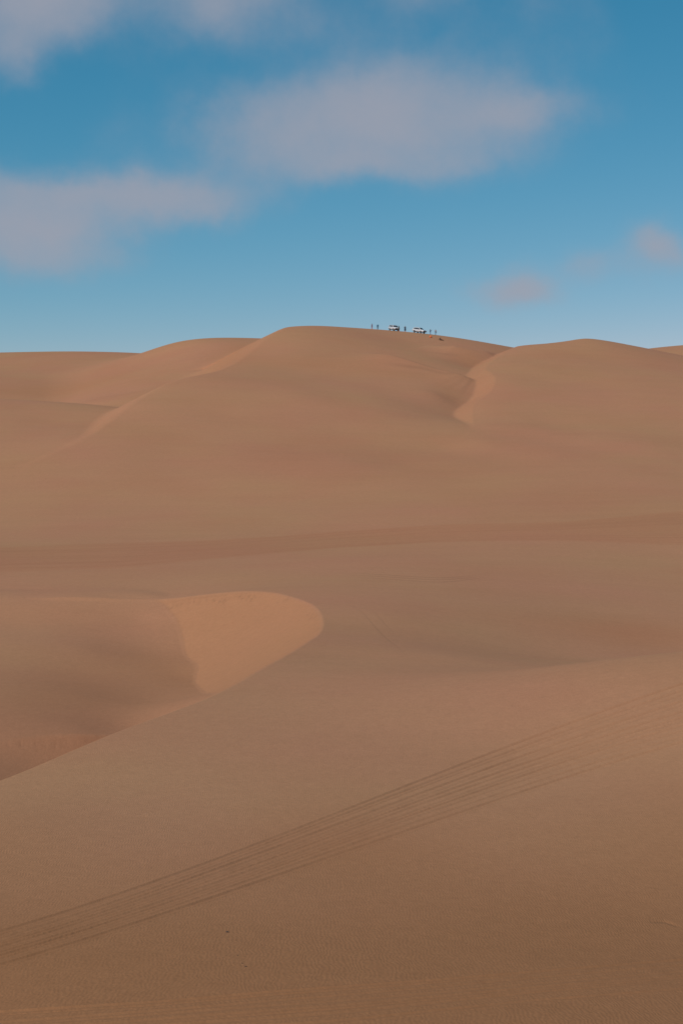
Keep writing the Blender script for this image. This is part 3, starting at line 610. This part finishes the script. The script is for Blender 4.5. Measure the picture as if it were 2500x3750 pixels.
# ------------------------------------------------------------------ off-road cars
def ring(S_, x):
    xs = [q_[0] for q_ in S_]
    return [float(np.interp(x, xs, [q_[i] for q_ in S_])) for i in range(1, 8)]   # zb, wb, wm, zbelt, wbelt, zroof, wroof
def suv(label, S_, wheel_x, wheel_r, boxy, group):
    root = thing('parked_car', label, 'car', group)
    bm = bmesh.new(); rings = []
    for q_ in S_:
        x, zb, wb, wm, zl, wl, zr, wr = q_
        half = [(wb * .6, zb), (wb, zb + .03), (wm, zb + .20), (wm + .012, (zb + zl) / 2), (wm, zl - .14), (wl, zl), (wr, zr - .09), (wr - .05, zr - .025), (wr - .16, zr), (0, zr + .018)]
        pts = [(-a, b) for a, b in half] + [(a, b) for a, b in half[-2::-1]]
        rings.append([bm.verts.new((x, a, b)) for a, b in pts])
    n = len(rings[0])
    for a_, b_ in zip(rings, rings[1:]):
        for i in range(n): bm.faces.new((a_[i], a_[(i + 1) % n], b_[(i + 1) % n], b_[i]))
    bm.faces.new(rings[0]); bm.faces.new(rings[-1][::-1])
    bmesh.ops.recalc_face_normals(bm, faces=bm.faces)
    me_ = bpy.data.meshes.new('body'); bm.to_mesh(me_); bm.free(); raw = bpy.data.objects.new('raw', me_); C.objects.link(raw)
    bm = bmesh.new()
    for x in wheel_x:
        for s in (-1, 1):
            bmesh.ops.create_cone(bm, cap_ends=True, segments=28, radius1=wheel_r + .075, radius2=wheel_r + .075, depth=.5,
                                  matrix=Matrix.Translation((x, s * .88, wheel_r + .02)) @ Matrix.Rotation(R(90), 4, 'X'))
    me_ = bpy.data.meshes.new('cutter'); bm.to_mesh(me_); bm.free(); ct = bpy.data.objects.new('cutter', me_); C.objects.link(ct)
    b = raw.modifiers.new('b', 'BOOLEAN'); b.object = ct; b.operation = 'DIFFERENCE'; b.solver = 'EXACT'
    bpy.context.view_layer.update(); res = evaluated(raw); bpy.data.objects.remove(raw); bpy.data.objects.remove(ct)
    res.materials.clear(); res.name = 'body'; body = link('body', res, M_['white'], root, True)
    body.data.set_sharp_from_angle(angle=R(28))
    # dark arch liners, sills and underbody
    bm = bmesh.new(); box(bm, (0, 0, .40), (3.9, 1.2, .22), .04); bmo('underbody', bm, M_['under'], root)
    for s in (-1, 1):
        bm = bmesh.new(); box(bm, (0, s * (ring(S_, 0)[1] + .035), .44), (wheel_x[1] - wheel_x[0] - 2 * wheel_r - .2, .10, .10), .02); bmo('side_step', bm, M_['black'], root)
    # wheels
    for x in wheel_x:
        for s in (-1, 1):
            bm = bmesh.new(); rot = Matrix.Rotation(R(90), 4, 'X')
            bmesh.ops.create_cone(bm, cap_ends=True, segments=20, radius1=.12, radius2=.12, depth=.2, matrix=rot)
            wh = bmo('wheel', bm, M_['under'], root); wh.location = (x, s * .80, wheel_r)
            bm = bmesh.new(); prof = [(wheel_r * .62, -.11), (wheel_r * .92, -.125), (wheel_r, -.09), (wheel_r, .09), (wheel_r * .92, .125), (wheel_r * .62, .11)]
            rr = [[bm.verts.new((r * math.cos(a), y_, r * math.sin(a))) for r, y_ in prof] for a in np.linspace(0, 2 * math.pi, 32, endpoint=False)]
            for i in range(32):
                for j in range(6):
                    bm.faces.new((rr[i][j], rr[i][(j + 1) % 6], rr[(i + 1) % 32][(j + 1) % 6], rr[(i + 1) % 32][j]))
            bmo('tyre', bm, M_['tyre'], wh, True)
            bm = bmesh.new(); bmesh.ops.create_cone(bm, cap_ends=True, segments=24, radius1=wheel_r * .2, radius2=wheel_r * .2, depth=.03, matrix=Matrix.Translation((0, s * .10, 0)) @ rot)
            for i in range(6):
                a = i * math.pi / 3; box(bm, (wheel_r * .36 * math.cos(a), s * .095, wheel_r * .36 * math.sin(a)), (wheel_r * .56, .03, .07), .006, Matrix.Rotation(-a, 4, 'Y'))
            c_ = bmesh.ops.create_cone(bm, cap_ends=False, segments=32, radius1=wheel_r * .64, radius2=wheel_r * .58, depth=.10, matrix=Matrix.Translation((0, s * .06, 0)) @ Matrix.Rotation(R(90 * -s), 4, 'X'))
            bmo('rim', bm, M_['rim'], wh, False)
    # glass set a few millimetres proud of the body
    def sidept(x, t, s, off):
        zb, wb, wm, zl, wl, zr, wr = ring(S_, x); return (x, s * (wl + (wr - wl) * t + off), zl + (zr - .09 - zl) * t)
    def panel(P, name, m, parent=root, th=.008):
        bm = bmesh.new(); R_ = [[bm.verts.new(p) for p in row] for row in P]
        for a_, b_ in zip(R_, R_[1:]):
            for i in range(len(a_) - 1): bm.faces.new((a_[i], a_[i + 1], b_[i + 1], b_[i]))
        o = bmo(name, bm, m, parent); md = o.modifiers.new('t', 'SOLIDIFY'); md.thickness = th; md.offset = 0; return o
    wins = [(-1.95, -1.18), (-1.08, -.22), (-.12, .72)] if boxy else [(-1.85, -1.12), (-1.04, -.2), (-.12, .74)]
    for s in (-1, 1):
        for k_, (x0, x1) in enumerate(wins):
            lo = [sidept(x, .10, s, .006) for x in np.linspace(x0, x1 + (.22 if k_ == 2 else 0), 5)]
            hi = [sidept(x, .93, s, .006) for x in np.linspace(x0 + (.12 if k_ == 0 and not boxy else 0), x1 - (.22 if k_ == 2 else 0), 5)]
            panel([lo, hi], 'side_window', M_['glass'])
        bm = bmesh.new(); box(bm, (.80, s * (ring(S_, .8)[4] + .12), ring(S_, .8)[3] + .08), (.12, .20, .16), .03); bmo('side_mirror', bm, M_['white'], root)
        for x in (-.35, .62):
            bm = bmesh.new(); box(bm, (x - .35, s * (ring(S_, x - .35)[2] + .012), ring(S_, x)[3] - .10), (.18, .03, .03), .008); bmo('door_handle', bm, M_['chrome'], root)
    def top(x, u, off):
        zb, wb, wm, zl, wl, zr, wr = ring(S_, x); return (x + off * .6, u * (wr - .07), zr + off + .01 * (1 - abs(u)) - .012 * abs(u))
    xa, xb = [q_[0] for q_ in S_ if q_[0] > .2][0] if False else WS[boxy]
    panel([[top(x, u, .012) for u in np.linspace(-1, 1, 7)] for x in np.linspace(xa + .05, xb - .04, 4)], 'windscreen', M_['glass'])
    zb, wb, wm, zl, wl, zr, wr = S_[0][1:]
    xr = S_[0][0] - .012
    if boxy: panel([[(xr, u * (wl - .12), zl + .08) for u in (-1, 0, 1)], [(xr, u * (wr - .1), zr - .14) for u in (-1, 0, 1)]], 'rear_window', M_['glass'])
    else: panel([[top(x, u, .014) for u in np.linspace(-.95, .95, 5)] for x in (-2.34, -2.18, -2.06)], 'rear_window', M_['glass'])
    # front end
    xf = S_[-1][0]; zb, wb, wm, zl, wl, zr, wr = S_[-1][1:]
    bm = bmesh.new()
    if boxy: box(bm, (xf + .012, 0, zl - .16), (.05, 1.02, .24), .015)
    else: box(bm, (xf + .012, 0, zl - .10), (.05, 1.10, .12), .015)
    gr = bmo('grille', bm, M_['black'], root)
    for i in range(3):
        bm = bmesh.new(); box(bm, (xf + .042, 0, zl - (.22 if boxy else .13) + .055 * i), (.014, .96, .014), .003); bmo('grille_bar', bm, M_['chrome'] if boxy else M_['black'], gr)
    for s in (-1, 1):
        bm = bmesh.new(); box(bm, (xf - .035, s * (wm - .14), zl - (.14 if boxy else .08)), (.16, .30, .20 if boxy else .09), .03, Matrix.Rotation(-s * R(16), 4, 'Z')); bmo('headlight', bm, M_['lamp'], root)
        bm = bmesh.new(); box(bm, (xf + .0, s * (wm - .20), zb + .20), (.08, .22, .12 if boxy else .22), .02, Matrix.Rotation(-s * R(18), 4, 'Z')); bmo('fog_light_housing', bm, M_['black'], root)
        bm = bmesh.new(); box(bm, (S_[0][0] + .0, s * (S_[0][3] - .10), S_[0][4] - .12), (.06, .16, .30), .02); bmo('tail_light', bm, M_['red_l'], root)
    bm = bmesh.new(); box(bm, (xf - .04, 0, zb + (.04 if boxy else .12)), (.22, 1.62 if boxy else 1.36, .20 if boxy else .34), .05); bmo('front_bumper_insert', bm, M_['black'], root)
    bm = bmesh.new(); box(bm, (xf + .072, 0, zb + .18), (.012, .50, .11), .004); bmo('number_plate', bm, M_['white'], root)
    if boxy:
        for s in (-1, 1):
            bm = bmesh.new(); box(bm, (-.85, s * (ring(S_, -.8)[6] - .06), ring(S_, -.8)[5] + .06), (2.3, .04, .03), .01)
            for x in (-1.95, -.85, .25): box(bm, (x, s * (ring(S_, -.8)[6] - .06), ring(S_, -.8)[5] + .02), (.06, .035, .07), .006)
            bmo('roof_rail', bm, M_['chrome'], root)
    for x in (.15, .55):
        pass
    return root
WS = {True: (.52, 1.16), False: (.36, 1.22)}
SA = [(-2.42, .52, .78, .90, 1.16, .88, 1.68, .68), (-2.34, .48, .84, .95, 1.18, .91, 1.76, .74), (-1.4, .42, .86, .965, 1.20, .93, 1.82, .77), (-.2, .42, .86, .965, 1.20, .93, 1.83, .77), (.36, .42, .86, .965, 1.19, .92, 1.81, .77),
      (.50, .42, .86, .965, 1.19, .92, 1.78, .77), (1.18, .46, .86, .96, 1.17, .90, 1.22, .86), (1.7, .46, .86, .95, 1.15, .86, 1.19, .80), (2.22, .48, .84, .93, 1.08, .82, 1.13, .76), (2.40, .54, .76, .86, .98, .74, 1.01, .68)]
SB = [(-2.38, .56, .74, .84, 1.12, .80, 1.20, .66), (-2.28, .50, .80, .90, 1.15, .86, 1.34, .66), (-2.02, .46, .83, .93, 1.16, .88, 1.68, .68), (-1.3, .45, .84, .935, 1.15, .90, 1.80, .70), (-.3, .45, .84, .935, 1.13, .90, 1.83, .71), (.2, .45, .84, .935, 1.12, .90, 1.81, .71),
      (.34, .45, .84, .935, 1.12, .90, 1.77, .71), (1.24, .42, .84, .935, 1.14, .88, 1.20, .82), (1.8, .42, .84, .93, 1.12, .86, 1.16, .80), (2.2, .44, .82, .91, 1.05, .82, 1.08, .74), (2.40, .50, .74, .84, .96, .74, .99, .66)]

def crest(px, back=0.0):
    """the spot on the great dune's skyline seen in the direction px, a little on the near side"""
    px = float(px)
    if px not in _cols: hit(px, 1500.0)
    X, z, v = _cols[px]; m = (_dg > 395) & (_dg < 500); j = np.where(m)[0][np.argmin(v[m])]
    d = _dg[j] - back; return (px - 1250) / F_PX * d, float(d)
def stand(root, x, y, yaw, pts=None):
    if pts is None: root.location = (x, y, ground_at(x, y) - .012); root.rotation_euler = (0, 0, yaw); return
    c, s = math.cos(yaw), math.sin(yaw); P = []
    for a, b in pts: X_, Y_ = x + a * c - b * s, y + a * s + b * c; P.append(Vector((X_, Y_, ground_at(X_, Y_))))
    fwd = ((P[2] + P[3]) - (P[0] + P[1])).normalized(); left = ((P[1] + P[3]) - (P[0] + P[2])).normalized()
    up = fwd.cross(left).normalized(); left = up.cross(fwd)
    o = sum(P, Vector()) / 4 - up * .02
    root.matrix_world = Matrix(((fwd.x, left.x, up.x, o.x), (fwd.y, left.y, up.y, o.y), (fwd.z, left.z, up.z, o.z), (0, 0, 0, 1)))
WP = [(-1.42, -.8), (-1.42, .8), (1.42, -.8), (1.42, .8)]
c1 = suv('boxy white off-road car on the dune crest, its front towards the viewer', SA, (-1.42, 1.42), .40, True, None)
x, y = crest(1441, 1.5); stand(c1, x, y, R(-66), WP); c1.scale = (1, 1, 1)
c2 = suv('sleek white off-road car on the crest, side showing, nose to the right', SB, (-1.38, 1.42), .385, False, None)
x, y = crest(1533, 1.5); stand(c2, x, y, R(-45), WP)

def put(px, back, yaw, *a, **kw):
    p, hands, v = person(*a, **kw); x, y = crest(px, back); stand(p, x, y, yaw); return p, hands, (x, y)
put(1361, .3, R(70), 'person in a long dusky red garment, farthest left on the crest', 'redc', 'redc2', skin='skin2', shoe='orange', coat=.80, H=1.76, arms='down', flare=-.02)
put(1382, .3, R(200), 'person in bright blue jacket and black trousers left of the cars', 'blue', 'blk', arms='pocket', H=1.74)
put(1459, 3.6, R(-60), 'person in khaki jacket and dark trousers at the front corner of the boxy car', 'khaki', 'blk', skin='skin2', shoe='orange', arms='down', H=1.82, lean=(-.04, 0), coat=.40, bulk=1.4)
put(1482, .5, R(-20), 'person in a long black coat, hands raised to the face, between the two white cars', 'navy', 'blk', shoe='orange', coat=.60, arms='face', H=1.86, bulk=1.35)
p5, h5, xy5 = put(1574, .6, R(55), 'person in blue-grey top and jeans holding up a phone, right of the sleek white car', 'greyb', 'denim', arms=('down', 'phone'), H=1.68)
p6, h6, xy6 = put(1593, .5, R(0), 'person in pale pink top and light jeans with both arms bent up', 'pink', 'paled', arms='chest', H=1.74)
# the phone and the bag are carried: things of their own
ph = thing('mobile_phone', 'small dark phone held up by the person in blue-grey', 'phone')
bm = bmesh.new(); box(bm, (0, 0, 0), (.075, .009, .155), .004); bmo('case', bm, M_['black'], ph)
bm = bmesh.new(); box(bm, (0, .0062, 0), (.066, .003, .140), .001); bmo('screen', bm, M_['glass'], ph)
mw = Matrix.Translation(p5.location) @ Matrix.Rotation(R(55), 4, 'Z'); ph.location = mw @ (h5[1][0] + Vector((0, -.02, .02))); ph.rotation_euler = (R(-12), 0, R(55))
bg_ = thing('shoulder_bag', 'black shoulder bag hanging at the hip of the person in pale pink', 'bag')
bm = bmesh.new(); box(bm, (0, 0, 0), (.12, .30, .26), .04); bmo('pouch', bm, M_['leather'], bg_)
bm = bmesh.new(); box(bm, (.064, 0, .05), (.012, .28, .16), .005); bmo('flap', bm, M_['leather'], bg_)
V = [Vector((-.02, -.14, .10)), Vector((-.05, -.17, .30)), Vector((-.25, -.15, .62)), Vector((-.33, 0, .70)), Vector((-.25, .15, .60)), Vector((-.05, .16, .30)), Vector((-.02, .14, .10))]
skinned([(q_, .010) for q_ in V], [(i, i + 1) for i in range(6)], 'strap', M_['leather'], bg_, 1)
bg_.location = Vector(p6.location) + Vector((.27, -.02, .84))
# the round orange bag on the slope just below the person with the phone
sk = thing('sand_bag', 'round bright orange bag on the sand below the person holding a phone', 'bag')
bm = bmesh.new(); rr = []
for z_, r_ in ((0, .20), (.03, .30), (.12, .37), (.28, .39), (.44, .34), (.56, .23), (.63, .10), (.68, .07)):
    rr.append([bm.verts.new((r_ * (1 + .07 * math.sin(5 * a + z_ * 6) + .04 * math.sin(9 * a)) * math.cos(a), r_ * (1 + .07 * math.sin(4 * a + z_ * 4)) * math.sin(a), z_ + .015 * math.sin(3 * a))) for a in np.linspace(0, 2 * math.pi, 28, endpoint=False)])
for a_, b_ in zip(rr, rr[1:]):
    for i in range(28): bm.faces.new((a_[i], a_[(i + 1) % 28], b_[(i + 1) % 28], b_[i]))
bm.faces.new(rr[0]); bm.faces.new(rr[-1]); bmo('sack', bm, M_['orange'], sk, True)
bm = bmesh.new()
for i in range(12):
    a = i * math.pi / 6; box(bm, (.085 * math.cos(a), .085 * math.sin(a), .64), (.03, .05, .03), .008, Matrix.Rotation(a, 4, 'Z'))
bmo('drawstring', bm, M_['blk'], sk)
x, y, z = hit(1575.0, 1236.0); sk.location = (x, y, ground_at(x, y) - .03)
# the person sitting on the slope
p7, _, _ = person('person in black sitting on the slope, leaning back on one arm', 'blk', 'brown', seated=True, H=1.78, shoe='blk')
x, y, z = hit(1610.0, 1246.0)
gx = (ground_at(x + 1, y) - ground_at(x - 1, y)) / 2
p7.location = (x, y, ground_at(x, y) - .02); p7.rotation_euler = (0, -math.atan(gx), R(-8))

# small stones lying on the near sand
def stone(px, py, r, lab, seed):
    rs = random.Random(seed); bm = bmesh.new(); bmesh.ops.create_icosphere(bm, subdivisions=2, radius=1.0)
    for q_ in bm.verts:
        q_.co *= 1 + .35 * (rs.random() - .5); q_.co.x *= r * 1.5; q_.co.y *= r * 1.1; q_.co.z *= r * .8
    o = bmo('stone', bm, M_['stone'], None, False); o['label'] = lab; o['category'] = 'stone'; o['group'] = 'small dark stones on the near sand'
    x, y, z = hit(float(px), float(py)); o.location = (x, y, ground_at(x, y) + r * .3)
stone(829, 3414, .032, 'largest dark stone on the near sand, above the other specks', 1)
stone(867, 3499, .014, 'small dark stone just below the largest one', 2)
stone(884, 3528, .015, 'small dark stone upper left of the lowest pair', 3)
stone(897, 3540, .020, 'dark stone lowest of the specks on the near sand', 4)
